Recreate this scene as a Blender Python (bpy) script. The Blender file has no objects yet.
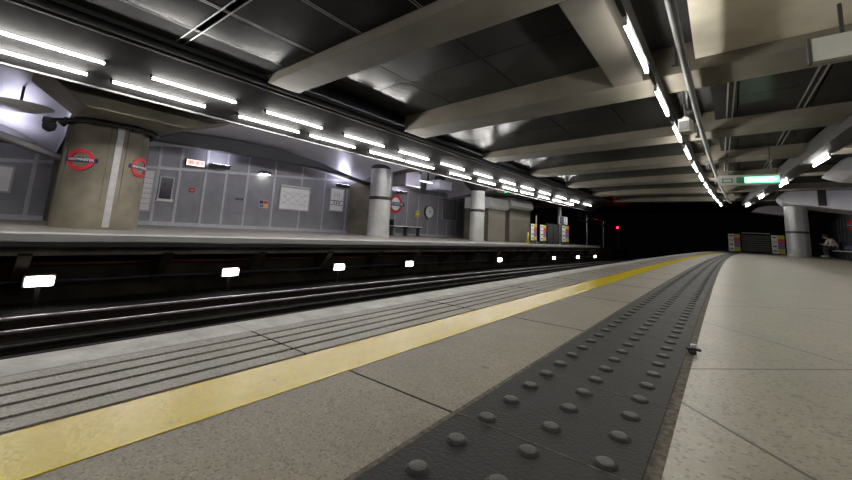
import bpy, bmesh, math, random
from mathutils import Matrix, Vector
random.seed(7)
C = bpy.context.scene.collection
PI = math.pi
ORD = ['first','second','third','fourth','fifth','sixth','seventh','eighth','ninth','tenth','eleventh','twelfth','thirteenth','fourteenth','fifteenth','sixteenth']

# ------------------------------------------------------------------ station alignment
def bend(y): return .0011*y*y                      # the station lies on a gentle right-hand curve
def heading(y): return -math.atan(.0022*y)
def W(x, y, z):                                    # straight plan -> curved station; the far track falls slightly
    d = max(0., min(1., (-5.-x)/2.5))
    return Vector((x+bend(y), y, z-.006*max(y,0.)*d))

# ------------------------------------------------------------------ materials
def new_mat(name):
    m = bpy.data.materials.new(name); m.use_nodes = True
    nt = m.node_tree; b = nt.nodes['Principled BSDF']
    return m, nt, b
def N(nt, t, **kw):
    n = nt.nodes.new(t)
    for k, v in kw.items():
        if k in n.inputs: n.inputs[k].default_value = v
        else: setattr(n, k, v)
    return n
def mat(name, col, rough=.5, metal=0., noise=.12, scale=8., bump=0., bscale=60., spec=.5, rvar=.0):
    m, nt, b = new_mat(name)
    b.inputs['Roughness'].default_value = rough
    b.inputs['Metallic'].default_value = metal
    b.inputs['Specular IOR Level'].default_value = spec
    tc = N(nt, 'ShaderNodeTexCoord')
    nz = N(nt, 'ShaderNodeTexNoise', Scale=scale, Detail=6.0)
    nt.links.new(tc.outputs['Object'], nz.inputs['Vector'])
    rp = N(nt, 'ShaderNodeValToRGB')
    rp.color_ramp.elements[0].position = .3; rp.color_ramp.elements[1].position = .7
    rp.color_ramp.elements[0].color = [c*(1-noise) for c in col]+[1]
    rp.color_ramp.elements[1].color = [min(1,c*(1+noise)) for c in col]+[1]
    nt.links.new(nz.outputs['Fac'], rp.inputs['Fac'])
    nt.links.new(rp.outputs['Color'], b.inputs['Base Color'])
    if rvar:
        mr = N(nt, 'ShaderNodeMapRange'); mr.inputs['To Min'].default_value = max(.02,rough-rvar); mr.inputs['To Max'].default_value = rough+rvar
        nt.links.new(nz.outputs['Fac'], mr.inputs['Value']); nt.links.new(mr.outputs['Result'], b.inputs['Roughness'])
    if bump:
        n2 = N(nt, 'ShaderNodeTexNoise', Scale=bscale, Detail=4.0)
        nt.links.new(tc.outputs['Object'], n2.inputs['Vector'])
        bp = N(nt, 'ShaderNodeBump', Strength=bump, Distance=.01)
        nt.links.new(n2.outputs['Fac'], bp.inputs['Height']); nt.links.new(bp.outputs['Normal'], b.inputs['Normal'])
    return m
def emit(name, col, strength):
    m, nt, b = new_mat(name)
    b.inputs['Base Color'].default_value = (.8,.8,.8,1)
    b.inputs['Emission Color'].default_value = (*col,1)
    b.inputs['Emission Strength'].default_value = strength
    return m
def speckle(name, base, dark, light, rough, joints=False, scale=1., amount=.5):
    """exposed aggregate / terrazzo: voronoi chips in a matrix, stains, optional diagonal joints"""
    m, nt, b = new_mat(name)
    L = nt.links.new
    tc = N(nt, 'ShaderNodeTexCoord')
    v1 = N(nt, 'ShaderNodeTexVoronoi', Scale=95.*scale)
    L(tc.outputs['Object'], v1.inputs['Vector'])
    sep = N(nt, 'ShaderNodeSeparateColor'); L(v1.outputs['Color'], sep.inputs['Color'])
    r = N(nt, 'ShaderNodeValToRGB'); r.color_ramp.interpolation = 'CONSTANT'
    e = r.color_ramp.elements
    e[0].position = 0; e[0].color = (*dark,1)
    e[1].position = .16*amount*2; e[1].color = (*base,1)
    k = e.new(.86); k.color = (*light,1)
    L(sep.outputs['Red'], r.inputs['Fac'])
    nz = N(nt, 'ShaderNodeTexNoise', Scale=2.2, Detail=8.0, Roughness=.65)
    L(tc.outputs['Object'], nz.inputs['Vector'])
    st = N(nt, 'ShaderNodeValToRGB')
    st.color_ramp.elements[0].position=.3; st.color_ramp.elements[0].color=(.68,.67,.66,1)
    st.color_ramp.elements[1].position=.68; st.color_ramp.elements[1].color=(1.08,1.07,1.05,1)
    L(nz.outputs['Fac'], st.inputs['Fac'])
    mx = N(nt, 'ShaderNodeMix', data_type='RGBA', blend_type='MULTIPLY'); mx.inputs[0].default_value = 1
    L(r.outputs['Color'], mx.inputs[6]); L(st.outputs['Color'], mx.inputs[7])
    # black spots of trodden gum
    v2 = N(nt, 'ShaderNodeTexVoronoi', Scale=7.)
    L(tc.outputs['Object'], v2.inputs['Vector'])
    gm = N(nt, 'ShaderNodeMath', operation='LESS_THAN'); gm.inputs[1].default_value = .09
    L(v2.outputs['Distance'], gm.inputs[0])
    gf = N(nt, 'ShaderNodeMath', operation='MULTIPLY'); gf.inputs[1].default_value = .55
    L(gm.outputs[0], gf.inputs[0])
    m2 = N(nt, 'ShaderNodeMix', data_type='RGBA'); L(gf.outputs[0], m2.inputs[0])
    L(mx.outputs[2], m2.inputs[6]); m2.inputs[7].default_value = (*[c*.35 for c in base],1)
    out = m2.outputs[2]
    if joints:
        xyz = N(nt, 'ShaderNodeSeparateXYZ'); L(tc.outputs['Object'], xyz.inputs['Vector'])
        def line(op, off, period):
            a = N(nt,'ShaderNodeMath',operation=op); L(xyz.outputs['Y'],a.inputs[0]); L(xyz.outputs['X'],a.inputs[1])
            s = N(nt,'ShaderNodeMath',operation='SUBTRACT'); L(a.outputs[0],s.inputs[0]); s.inputs[1].default_value=off
            p = N(nt,'ShaderNodeMath',operation='PINGPONG'); L(s.outputs[0],p.inputs[0]); p.inputs[1].default_value=period/2
            c = N(nt,'ShaderNodeMath',operation='LESS_THAN'); L(p.outputs[0],c.inputs[0]); c.inputs[1].default_value=.007
            return c
        a = line('ADD',1.168,1.357); c = line('SUBTRACT',1.72,1.70)
        mxx = N(nt,'ShaderNodeMath',operation='MAXIMUM'); L(a.outputs[0],mxx.inputs[0]); L(c.outputs[0],mxx.inputs[1])
        m3 = N(nt,'ShaderNodeMix',data_type='RGBA'); L(mxx.outputs[0],m3.inputs[0]); L(out,m3.inputs[6]); m3.inputs[7].default_value=(.045,.04,.036,1)
        out = m3.outputs[2]
    L(out, b.inputs['Base Color'])
    mr = N(nt,'ShaderNodeMapRange'); mr.inputs['To Min'].default_value=rough-.1; mr.inputs['To Max'].default_value=rough+.12
    L(nz.outputs['Fac'],mr.inputs['Value']); L(mr.outputs['Result'],b.inputs['Roughness'])
    bp = N(nt,'ShaderNodeBump',Strength=.25,Distance=.004); L(sep.outputs['Green'],bp.inputs['Height']); L(bp.outputs['Normal'],b.inputs['Normal'])
    return m
def yellow_paint():
    m, nt, b = new_mat('yellow_paint'); L = nt.links.new
    tc = N(nt,'ShaderNodeTexCoord')
    nz = N(nt,'ShaderNodeTexNoise',Scale=16.,Detail=8.,Roughness=.7); L(tc.outputs['Object'],nz.inputs['Vector'])
    r = N(nt,'ShaderNodeValToRGB'); e=r.color_ramp.elements
    e[0].position=.24; e[0].color=(.16,.12,.03,1)
    e[1].position=.36; e[1].color=(.53,.41,.008,1)
    k=e.new(.75); k.color=(.61,.485,.016,1)
    L(nz.outputs['Fac'],r.inputs['Fac']); L(r.outputs['Color'],b.inputs['Base Color'])
    b.inputs['Roughness'].default_value=.27; b.inputs['Specular IOR Level'].default_value=.26
    v=N(nt,'ShaderNodeTexVoronoi',Scale=85.); L(tc.outputs['Object'],v.inputs['Vector'])
    bp=N(nt,'ShaderNodeBump',Strength=.22,Distance=.004); L(v.outputs['Distance'],bp.inputs['Height']); L(bp.outputs['Normal'],b.inputs['Normal'])
    return m
def ribbed_metal(name, col, rough, freq=70.):
    m, nt, b = new_mat(name); L=nt.links.new
    b.inputs['Metallic'].default_value=0.; b.inputs['Specular IOR Level'].default_value=.085; b.inputs['Roughness'].default_value=rough
    tc=N(nt,'ShaderNodeTexCoord')
    nz=N(nt,'ShaderNodeTexNoise',Scale=1.3,Detail=5.); L(tc.outputs['Object'],nz.inputs['Vector'])
    r=N(nt,'ShaderNodeValToRGB'); r.color_ramp.elements[0].color=[c*.7 for c in col]+[1]; r.color_ramp.elements[1].color=[c*1.25 for c in col]+[1]
    L(nz.outputs['Fac'],r.inputs['Fac']); L(r.outputs['Color'],b.inputs['Base Color'])
    wv=N(nt,'ShaderNodeTexWave',Scale=freq/6.28,bands_direction='Y'); L(tc.outputs['Object'],wv.inputs['Vector'])
    bp=N(nt,'ShaderNodeBump',Strength=.12,Distance=.01); L(wv.outputs['Fac'],bp.inputs['Height']); L(bp.outputs['Normal'],b.inputs['Normal'])
    return m

M = {}
M['tile'] = speckle('terrazzo_paving',(.29,.265,.205),(.17,.15,.115),(.335,.31,.25),.36,joints=True,scale=1.5,amount=.30)
M['flag'] = speckle('concrete_flag',(.245,.215,.165),(.15,.13,.10),(.31,.28,.225),.48,scale=2.6,amount=.40)
M['coping'] = speckle('coping_stone',(.26,.24,.215),(.15,.14,.125),(.35,.33,.30),.45,scale=2.4,amount=.35)
M['nosing'] = mat('worn_nosing',(.36,.35,.34),.45,0,.35,9,.3,50)
M['nosing_far'] = mat('opposite_nosing',(.34,.335,.325),.5,0,.1,2)
M['groove'] = mat('groove_dark',(.012,.011,.010),.8)  # near-black tone for groove floors and joints
M['yellow'] = yellow_paint()
M['tactile'] = mat('tactile_charcoal',(.020,.0193,.0188),.55,0,.35,5,.25,120,spec=.25,rvar=.1)
M['stud'] = mat('stud_worn',(.062,.059,.056),.45,0,.4,40,.2,160,spec=.4)
M['joint'] = mat('joint_mortar',(.10,.085,.066),.85,0,.6,60,.4,80)
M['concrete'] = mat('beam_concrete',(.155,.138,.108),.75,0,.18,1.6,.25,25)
M['slab_concrete_shaded'] = mat('slab_concrete_shaded',(.085,.076,.062),.75,0,.16,1.6,.25,25)  # beam concrete darkened in colour to imitate shade beside the lights
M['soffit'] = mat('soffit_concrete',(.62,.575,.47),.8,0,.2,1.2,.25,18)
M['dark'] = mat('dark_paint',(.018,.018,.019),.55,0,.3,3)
M['black'] = mat('black_matt',(.008,.0075,.007),.85,0,.4,4,spec=.08)  # near-black for the lamp posts
M['panel_dark'] = ribbed_metal('panel_dark_ribbed',(.013,.0128,.0125),.2,160)
M['ribbed_matt'] = mat('ribbed_matt',(.03,.03,.03),.7,0,.2,3,spec=.08)
M['panel_grey'] = mat('panel_grey_gloss',(.036,.036,.0345),.22,0,.12,.8,spec=.18,rvar=.05)
M['seam'] = mat('seam_strip',(.30,.30,.29),.4,.6)
M['duct'] = mat('galvanised_duct',(.06,.058,.055),.55,.0,.2,4)
M['trough'] = mat('trough_grey',(.022,.022,.022),.9,.0,.15,5,spec=.04)
M['lip'] = mat('trough_lip',(.07,.07,.07),.5,.2)
M['batten_far'] = mat('light_batten_dark',(.008,.008,.008),.9,spec=.03)
M['trim'] = mat('trim_aluminium',(.52,.52,.51),.3,.8)
M['column_conc'] = mat('column_board_marked',(.175,.155,.115),.7,0,.28,2.2,.2,30)
M['column_metal'] = mat('column_cladding',(.42,.42,.40),.3,.3,.12,3)
M['column_dimmed'] = mat('column_dimmed',(.27,.27,.275),.35,.3,.12,3)  # column cladding darkened in colour to stand for dimmer light
M['strip'] = mat('grey_strip',(.42,.42,.43),.5,.3)
M['wall'] = mat('wall_panel_grey',(.24,.24,.262),.5,.2,.12,2.5)
M['batten'] = mat('wall_batten',(.42,.42,.45),.45,.3)
M['silver'] = mat('vault_silver',(.66,.65,.71),.36,.3,.1,1.2,rvar=.08)
M['arch_dark'] = mat('arch_grey',(.03,.03,.032),.6,.0,.15,3)
M['vault_edge'] = mat('arch_pale',(.30,.30,.32),.4,.4,.1,3)
M['beam_dark'] = mat('beam_dark_grey',(.035,.034,.032),.6,0,.2,3)
M['brown'] = mat('sooty_concrete',(.10,.085,.065),.85,0,.35,2)
M['track'] = mat('track_ballast',(.009,.008,.0075),.95,0,.5,14,.8,30,spec=.05)
M['pit_brown'] = mat('dark_pit_brown',(.022,.018,.013),.9,0,.4,2,spec=.1)  # dark brown for pit walls and brackets
M['rail'] = mat('polished_rail',(.50,.47,.50),.42,.9)
M['rail_dull'] = mat('dull_rail',(.02,.018,.016),.7,.2,.4,9,spec=.1)
M['rail_rust'] = mat('rust_web',(.018,.014,.011),.85,0,.3,20,spec=.1)
M['porcelain'] = mat('porcelain',(.16,.14,.11),.5)
M['cable_red'] = mat('cable_red',(.09,.010,.016),.5)
M['cable_blue'] = mat('cable_blue',(.010,.013,.035),.5)
M['lamp_case'] = mat('lamp_case',(.06,.06,.06),.5,.4)
M['batten_white'] = mat('light_batten',(.45,.45,.44),.45)
M['white'] = mat('white_enamel',(.8,.8,.78),.35,0,.05)
M['paper'] = mat('poster_paper',(.85,.85,.85),.4,0,.06,6)
M['red'] = mat('roundel_red',(.55,.02,.03),.35)
M['blue'] = mat('roundel_blue',(.012,.015,.07),.35)
M['panel_slate'] = mat('panel_slate',(.13,.13,.135),.4,0,.2,2)
M['poster_dark'] = mat('poster_dark',(.022,.018,.035),.2,0,.6,3)
M['yellow_flat'] = mat('panel_yellow',(.62,.48,.02),.4)
M['red_flat'] = mat('panel_red',(.55,.05,.09),.4)
M['purple_flat'] = mat('panel_violet',(.16,.15,.40),.4)
M['green_flat'] = mat('panel_green',(.02,.16,.09),.4)
M['tan'] = mat('kiosk_tan',(.12,.108,.085),.6,0,.12,1.5)
M['trim_pale'] = mat('pale_canopy',(.5,.5,.5),.35,.2)
M['steel'] = mat('brushed_steel',(.55,.55,.55),.3,.85)
M['sign_grey'] = mat('sign_back_grey',(.40,.40,.375),.55,0,.05)
M['ink'] = mat('ink_black',(.02,.02,.022),.5)
M['skin'] = mat('skin',(.42,.24,.17),.5)
M['hair'] = mat('hair_brown',(.05,.025,.015),.6)
M['shirt'] = mat('shirt_pale',(.50,.50,.48),.8)
M['trouser'] = mat('trouser_navy',(.02,.022,.04),.8)
M['shoe'] = mat('shoe_pale',(.45,.45,.43),.6)
M['jacket'] = mat('jacket_dark',(.025,.027,.035),.8)
M['bag'] = mat('bag_navy',(.03,.035,.085),.7)
M['lens'] = mat('camera_glass',(.01,.01,.012),.1)
EMIT = 84.0; BACK = 55.0
M['tube'] = emit('tube_light',(1.0,.97,.90),EMIT)
M['tube_far'] = emit('tube_light_far',(1.0,.97,.92),EMIT*1.05)
M['uplight'] = emit('uplight_glow',(.84,.82,1.0),26)
M['downlight'] = emit('downlight_glow',(1.0,1.0,.88),14)
M['pit_lamp'] = emit('pit_lamp_glow',(1.0,.98,.92),20)
M['exit_green'] = emit('exit_green',(.05,1.0,.35),3.0)
M['exit_white'] = emit('exit_white',(.82,1.0,.88),4.5)
M['exit_red'] = emit('exit_red',(1.0,.10,.06),.7)
M['exit_pale'] = emit('exit_pale',(1.0,.85,.8),1.4)
M['signal_red'] = emit('signal_red',(1.0,.006,.02),30)

# ------------------------------------------------------------------ mesh builder
class MB:
    def __init__(s): s.v=[]; s.f=[]; s.mi=[]; s.m=0
    def add(s, vs, fs):
        o=len(s.v); s.v += [tuple(v) for v in vs]
        for f in fs: s.f.append([i+o for i in f]); s.mi.append(s.m)
    def box(s, x0,x1,y0,y1,z0,z1, seg=None):
        if seg:
            return s.prism([(x0,z0),(x1,z0),(x1,z1),(x0,z1)], y0, y1, seg)
        s.add([(x0,y0,z0),(x1,y0,z0),(x1,y1,z0),(x0,y1,z0),(x0,y0,z1),(x1,y0,z1),(x1,y1,z1),(x0,y1,z1)],
              [(0,3,2,1),(4,5,6,7),(0,1,5,4),(1,2,6,5),(2,3,7,6),(3,0,4,7)])
        return s
    def prism(s, prof, y0, y1, seg=2.0):
        """profile (x,z) counter-clockwise extruded along y in segments"""
        n=max(1,int(math.ceil((y1-y0)/seg))) if seg else 1
        k=len(prof); vs=[]; fs=[]
        for i in range(n+1):
            y=y0+(y1-y0)*i/n
            vs += [(x,y,z) for x,z in prof]
        for i in range(n):
            for j in range(k):
                a=i*k+j; b=i*k+(j+1)%k
                fs.append((a,b,b+k,a+k))
        fs.append(tuple(range(k))[::-1] if False else tuple(range(k)))
        fs.append(tuple(n*k+j for j in range(k))[::-1])
        s.add(vs,fs); return s
    def cyl(s, c, r0, r1, h, n=24, axis='z', cap=True):
        vs=[]; fs=[]
        for t,(rr,d) in enumerate(((r0,0),(r1,h))):
            for i in range(n):
                a=2*PI*i/n; p=(rr*math.cos(a), rr*math.sin(a), d)
                if axis=='x': p=(p[2],p[0],p[1])
                if axis=='y': p=(p[1],p[2],p[0])
                vs.append((c[0]+p[0],c[1]+p[1],c[2]+p[2]))
        for i in range(n): fs.append((i,(i+1)%n,n+(i+1)%n,n+i))
        if cap: fs.append(tuple(range(n))[::-1]); fs.append(tuple(range(n,2*n)))
        s.add(vs,fs); return s
    def lathe(s, c, prof, n=32):
        vs=[];fs=[];k=len(prof)
        for i in range(n):
            a=2*PI*i/n
            for r,z in prof: vs.append((c[0]+r*math.cos(a),c[1]+r*math.sin(a),c[2]+z))
        for i in range(n):
            for j in range(k-1):
                a=i*k+j; b=((i+1)%n)*k+j
                fs.append((a,b,b+1,a+1))
        fs.append(tuple(i*k for i in range(n))[::-1]); fs.append(tuple(i*k+k-1 for i in range(n)))
        s.add(vs,fs); return s
    def tube(s, pts, r, n=10):
        pts=[Vector(p) for p in pts]; vs=[];fs=[]
        for i,p in enumerate(pts):
            d=(pts[min(i+1,len(pts)-1)]-pts[max(i-1,0)]).normalized()
            u=d.cross(Vector((0,0,1)))
            if u.length<1e-3: u=d.cross(Vector((0,1,0)))
            u.normalize(); w=u.cross(d).normalized()
            for j in range(n):
                a=2*PI*j/n; vs.append(p+u*(r*math.cos(a))+w*(r*math.sin(a)))
        for i in range(len(pts)-1):
            for j in range(n):
                a=i*n+j; b=i*n+(j+1)%n; fs.append((a,b,b+n,a+n))
        fs.append(tuple(range(n))[::-1]); fs.append(tuple((len(pts)-1)*n+j for j in range(n)))
        s.add(vs,fs); return s
    def ring(s, R, r, arc=(0,2*PI), n=40, plane='xz', depth=.02, c=(0,0,0)):
        """flat annulus of given depth in local x-z, facing -y"""
        vs=[];fs=[]
        for i in range(n):
            a=2*PI*i/n
            for rr in (R,r):
                for d in (0,depth): vs.append((c[0]+rr*math.cos(a),c[1]+d,c[2]+rr*math.sin(a)))
        for i in range(n):
            a=i*4; b=((i+1)%n)*4
            fs += [(a,b,b+2,a+2),(a+1,a+3,b+3,b+1),(a,a+1,b+1,b),(a+2,b+2,b+3,a+3)]
        s.add(vs,fs); return s
    def build(s, name, m, parent=None, warp=False, smooth=False, bevel=0, loc=None, rotz=0):
        vs=[W(*v) for v in s.v] if warp else s.v
        me=bpy.data.meshes.new(name); me.from_pydata([tuple(v) for v in vs],[],s.f)
        ms = m if isinstance(m,(list,tuple)) else [m]
        for q in ms: me.materials.append(M[q] if isinstance(q,str) else q)
        for p,i in zip(me.polygons,s.mi): p.material_index=min(i,len(ms)-1); p.use_smooth=smooth
        bm=bmesh.new(); bm.from_mesh(me); bmesh.ops.recalc_face_normals(bm,faces=bm.faces); bm.to_mesh(me); bm.free()
        o=bpy.data.objects.new(name,me); C.objects.link(o)
        if parent: o.parent=parent
        if loc is not None: o.location=loc
        if rotz: o.rotation_euler=(0,0,rotz)
        if bevel:
            b=o.modifiers.new('bevel','BEVEL'); b.width=bevel; b.segments=2; b.limit_method='ANGLE'
        if smooth:
            try: me.set_sharp_from_angle(angle=math.radians(40))
            except Exception: pass
        return o
def B(*a, seg=None): return MB().box(*a, seg=seg)

def tag(o, label=None, cat=None, group=None, kind=None):
    if label: o['label']=label
    if cat: o['category']=cat
    if group: o['group']=group
    if kind: o['kind']=kind
    return o
def empty(name, loc, rotz=0, label=None, cat=None, group=None):
    o=bpy.data.objects.new(name,None); C.objects.link(o); o.location=loc; o.rotation_euler=(0,0,rotz); o.empty_display_size=.1
    return tag(o,label,cat,group)
def struct(o, label=None):
    o['kind']='structure'
    if label: o['label']=label
    return o
def copy_tree(o, parent=None):
    c=o.copy(); C.objects.link(c)
    if parent: c.parent=parent
    for ch in [q for q in list(bpy.data.objects) if q.parent==o]: copy_tree(ch,c)
    return c
def text(s, size, name, m, parent, loc, rot=(PI/2,0,0), ext=.002, sx=1.):
    cu=bpy.data.curves.new(name,'FONT'); cu.body=s; cu.size=size; cu.extrude=ext; cu.align_x='CENTER'; cu.align_y='CENTER'
    t=bpy.data.objects.new('tmp',cu); C.objects.link(t)
    dg=bpy.context.evaluated_depsgraph_get(); dg.update()
    me=bpy.data.meshes.new_from_object(t.evaluated_get(dg))
    bpy.data.objects.remove(t); bpy.data.curves.remove(cu)
    me.materials.clear(); me.materials.append(M[m])
    o=bpy.data.objects.new(name,me); C.objects.link(o); o.parent=parent; o.location=loc; o.rotation_euler=rot; o.scale=(sx,1,1)
    return o

Y0, Y1 = -5.0, 46.0
# ================================================================== OUR PLATFORM
struct(B(-.105,6.6,Y0,Y1,-.12,0,seg=2).build('floor','tile',warp=True),'pale terrazzo platform paving with diagonal joints')
struct(B(-.888,-.512,Y0,Y1,-.12,0,seg=2).build('trim_1','flag',warp=True),'band of worn concrete flags between yellow line and tactile strip')
# joints in that band
jb=MB(); y=.795
for k in range(34):
    yy=y+1.07*(k-5); jb.box(-.888,-.512,yy-.003,yy+.003,0,.0008)
struct(jb.build('trim_2','groove',warp=True),'dark joints between the concrete flags')
struct(B(-1.085,-.888,Y0,Y1,-.12,.0015,seg=2).build('trim_3','yellow',warp=True),'worn yellow safety line along the platform')
# coping stone with four anti-slip grooves
cp=MB(); gx=[-1.095,-1.170,-1.245,-1.315,-1.388]
for a,b in zip(gx[:-1],gx[1:]): cp.box(b+.0085,a-.0085,Y0,Y1,-.12,0,seg=2)
cp.box(-1.455,gx[-1]-.0085,Y0,Y1,-.12,0,seg=2)
struct(cp.build('trim_4','coping',warp=True),'grooved coping stones along the platform edge')
struct(B(-1.455,-1.085,Y0,Y1,-.135,-.013,seg=2).build('trim_5','groove',warp=True),'dark floor of the coping grooves')
ns=MB()
ns.prism([(-1.63,-.16),(-1.455,-.16),(-1.455,.001),(-1.615,.001),(-1.63,-.012)],Y0,Y1,2)
struct(ns.build('trim_6','nosing',warp=True),'pale worn platform nosing')
cj=MB()
for k in range(40):
    yy=.79+1.07*(k-5); cj.box(-1.625,-1.1,yy-.0025,yy+.0025,-.02,.001)
struct(cj.build('trim_7','groove',warp=True),'joints between coping stones')
struct(B(-1.78,-1.55,Y0,Y1,-1.5,-.16,seg=2).build('wall_platform','pit_brown',warp=True))
# tactile strip: 400 mm charcoal pavers with staggered blisters
ts=MB(); ts.m=0
ts.box(-.512,-.132,Y0,Y1,-.12,.001,seg=2)
ts.m=1
def blister(cx,cy,fine):
    n=18 if fine else 10
    ts.m=0; ts.lathe((cx,cy,.001),[(.0235,.0003),(.0215,.0022),(.0165,.0062)],n)
    ts.m=1; ts.lathe((cx,cy,.001),[(.0165,.0060),(.0145,.0072),(.010,.0077)],n)
k=0
yy=-.6
for col,(cx,ph) in enumerate(((-.446,.577),(-.319,.638),(-.193,.577))):
    for k in range(-6,200):
        yb=ph+.1245*k
        if yb<26: blister(cx,yb,yb<4)
struct(ts.build('trim_8',['tactile','stud'],warp=True,smooth=True),'charcoal tactile warning strip with rows of raised blisters')
tj=MB()
for k in range(70):
    yy=.80+.4*(k-6); tj.box(-.512,-.132,yy-.002,yy+.002,0,.0016)
struct(tj.build('trim_9','joint',warp=True),'fine joints across the tactile strip')
struct(B(-.520,-.508,Y0,Y1,-.12,.0014,seg=2).build('trim_19','joint',warp=True),'thin mortar line along the left side of the tactile strip')
struct(B(-.132,-.105,Y0,Y1,-.12,-.002,seg=2).build('trim_10','joint',warp=True),'mortar joint beside the tactile strip')
# scrap at the tactile edge
lt=empty('litter',W(-.112,1.84,0.0),.3,'small dark crumpled scrap with a pale corner lying beside the tactile strip','litter')
lm=MB(); lm.box(-.018,.03,-.012,.012,.012,.022); lm.box(-.012,.012,-.02,.008,.001,.014); lm.build('scrap','ink',lt,bevel=.004)
tag(B(-.002,.018,.0,.014,.022,.034).build('pale_flap','paper',lt,bevel=.003),'pale flap')

# ================================================================== TRACK PIT
struct(B(-9.4,-1.55,Y0,60,-1.6,-1.12,seg=3).build('trackbed','track',warp=True),'dark trackbed')
def rail(x, z, head, h, label, cond=False, bright=True):
    o=empty('conductor_rail' if cond else 'running_rail',(0,0,0),0,label,'rail')
    w=head/2
    a=MB(); a.prism([(x-w*.85,z-.035),(x+w*.85,z-.035),(x+w,z-.02),(x+w,z-.004),(x+w*.7,z),(x-w*.7,z),(x-w,z-.004),(x-w,z-.02)],Y0,55,2)
    tag(a.build('rail_head','rail' if bright else 'rail_dull',o,warp=True,smooth=False),'polished rail head' if bright else 'dull rail head')
    b=MB(); b.prism([(x-w*1.9,z-h),(x+w*1.9,z-h),(x+w*1.9,z-h+.015),(x+w*.3,z-h+.04),(x+w*.3,z-.035),(x-w*.3,z-.035),(x-w*.3,z-h+.04),(x-w*1.9,z-h+.015)],Y0,55,2)
    b.build('rail_web','rail_rust',o,warp=True)
    c=MB()
    if cond: c.lathe((x,0,z-h-.13),[(.05,0),(.075,.04),(.055,.07),(.07,.13)],10)
    else: c.box(x-.13,x+.13,-.09,.09,z-h-.03,z-h+.005)
    c0=c.build('insulator' if cond else 'rail_chair','porcelain' if cond else 'rail_rust',o)
    for k in range(20):
        q=c0 if k==0 else c0.copy()
        if k: C.objects.link(q); q.parent=o
        yy=.3+1.8*k; q.location=W(x,yy,0)-Vector((x,0,0))
rail(-7.0,-.90,.045,.15,'far running rail with polished head, nearest the opposite platform lamps')
rail(-6.27,-.905,.045,.11,'raised centre conductor rail on porcelain insulators between the running rails',True)
rail(-5.56,-.90,.075,.15,'dull nearer running rail of the far track beside the platform edge',False,False)
rail(-5.0,-.86,.07,.11,'outer conductor rail deep beside our platform edge',True,False)
# opposite platform flank with recess
fl=MB()
fl.prism([(-9.6,-1.5),(-9.3,-1.5),(-9.3,-.28),(-8.80,-.28),(-8.80,-.1),(-9.6,-.1)],Y0,42,2)
struct(fl.build('wall_track','pit_brown',warp=True),'dark brown recess wall under the opposite platform')
struct(B(-8.80,-8.74,Y0,31,-.30,-.12,seg=2).build('trim_18','brown',warp=True),'brown fascia under the opposite nosing')
br=MB()
for k in range(22):
    yy=-3+1.95*k; br.prism([(-9.32,-.9),(-9.2,-.9),(-8.7,-.3),(-8.7,-.26),(-9.32,-.26)],yy-.08,yy+.08,None)
struct(br.build('trim_11','pit_brown',warp=True),'concrete brackets under the opposite platform')
def cable(name,x,z,r,m,label):
    pts=[W(x,Y0+1.0*k,z-.02*abs(math.sin(PI*k*.5))) for k in range(46)]
    tag(MB().tube(pts,r,8).build(name,m,smooth=True),label,'cable')
cable('cable',-9.2,-.46,.025,'cable_red','dark red cable along the recess wall under the opposite platform')
cable('cable',-9.05,-.74,.018,'cable_blue','dark blue cable running behind the pit lamps')
# pit lamps
lp=empty('bulkhead_lamp',(0,0,0),0,None,'lamp','lamps along the track under the opposite platform')
lb=MB(); lb.box(-.10,.0,-.19,.19,-.10,.10); lb.build('housing','lamp_case',lp,bevel=.015)
lb=MB(); lb.prism([(0,-.085),(.05,-.06),(.05,.06),(0,.085)],-.165,.165,None); tag(lb.build('diffuser','pit_lamp',lp,bevel=.012),'glowing white diffuser')
lb=MB(); lb.box(-.06,-.02,-.03,.03,-.6,-.11); lb.build('post','black',lp)
lb=MB(); lb.box(-.08,.0,-.09,.09,-.62,-.58); lb.build('base_plate','lamp_case',lp)
for i,yy in enumerate((1.12,4.1,7.1,10.1,16.5,23.1,27.2,30.8)):
    q=lp if i==0 else copy_tree(lp)
    q.location=W(-8.75,yy,-.705 if yy<20 else -.73); q.rotation_euler=(0,0,heading(yy))
    q['label']=('glowing white lamp under the opposite platform, %s from the left edge of the photo'%ORD[i])
# ================================================================== OPPOSITE PLATFORM
def zop(x): return .075+(-8.4-x)*.028           # the surface rises gently from the edge to the wall
op=MB(); op.prism([(-8.6,-.1),(-8.45,-.1),(-8.45,-.06),(-8.6,-.06)],Y0,31,2)
op=MB(); op.prism([(-12.7,zop(-12.7)-.2),(-8.62,-.12),(-8.62,zop(-8.62)),(-12.7,zop(-12.7))],Y0,31,2)
struct(op.build('floor_opposite','coping',warp=True),'opposite platform paving')
on=MB(); on.prism([(-8.64,-.06),(-8.42,-.06),(-8.40,-.04),(-8.40,.06),(-8.42,.078),(-8.64,.083)],Y0,31,2)
struct(on.build('trim_12','nosing_far',warp=True),'pale nosing of the opposite platform')
struct(B(-8.75,-8.47,Y0,31,-.14,-.06,seg=2).build('trim_13','dark',warp=True),'dark strip painted as the shade below the opposite nosing')  # solid dark strip painted in place of the shade under the nosing
ym=MB()
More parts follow.
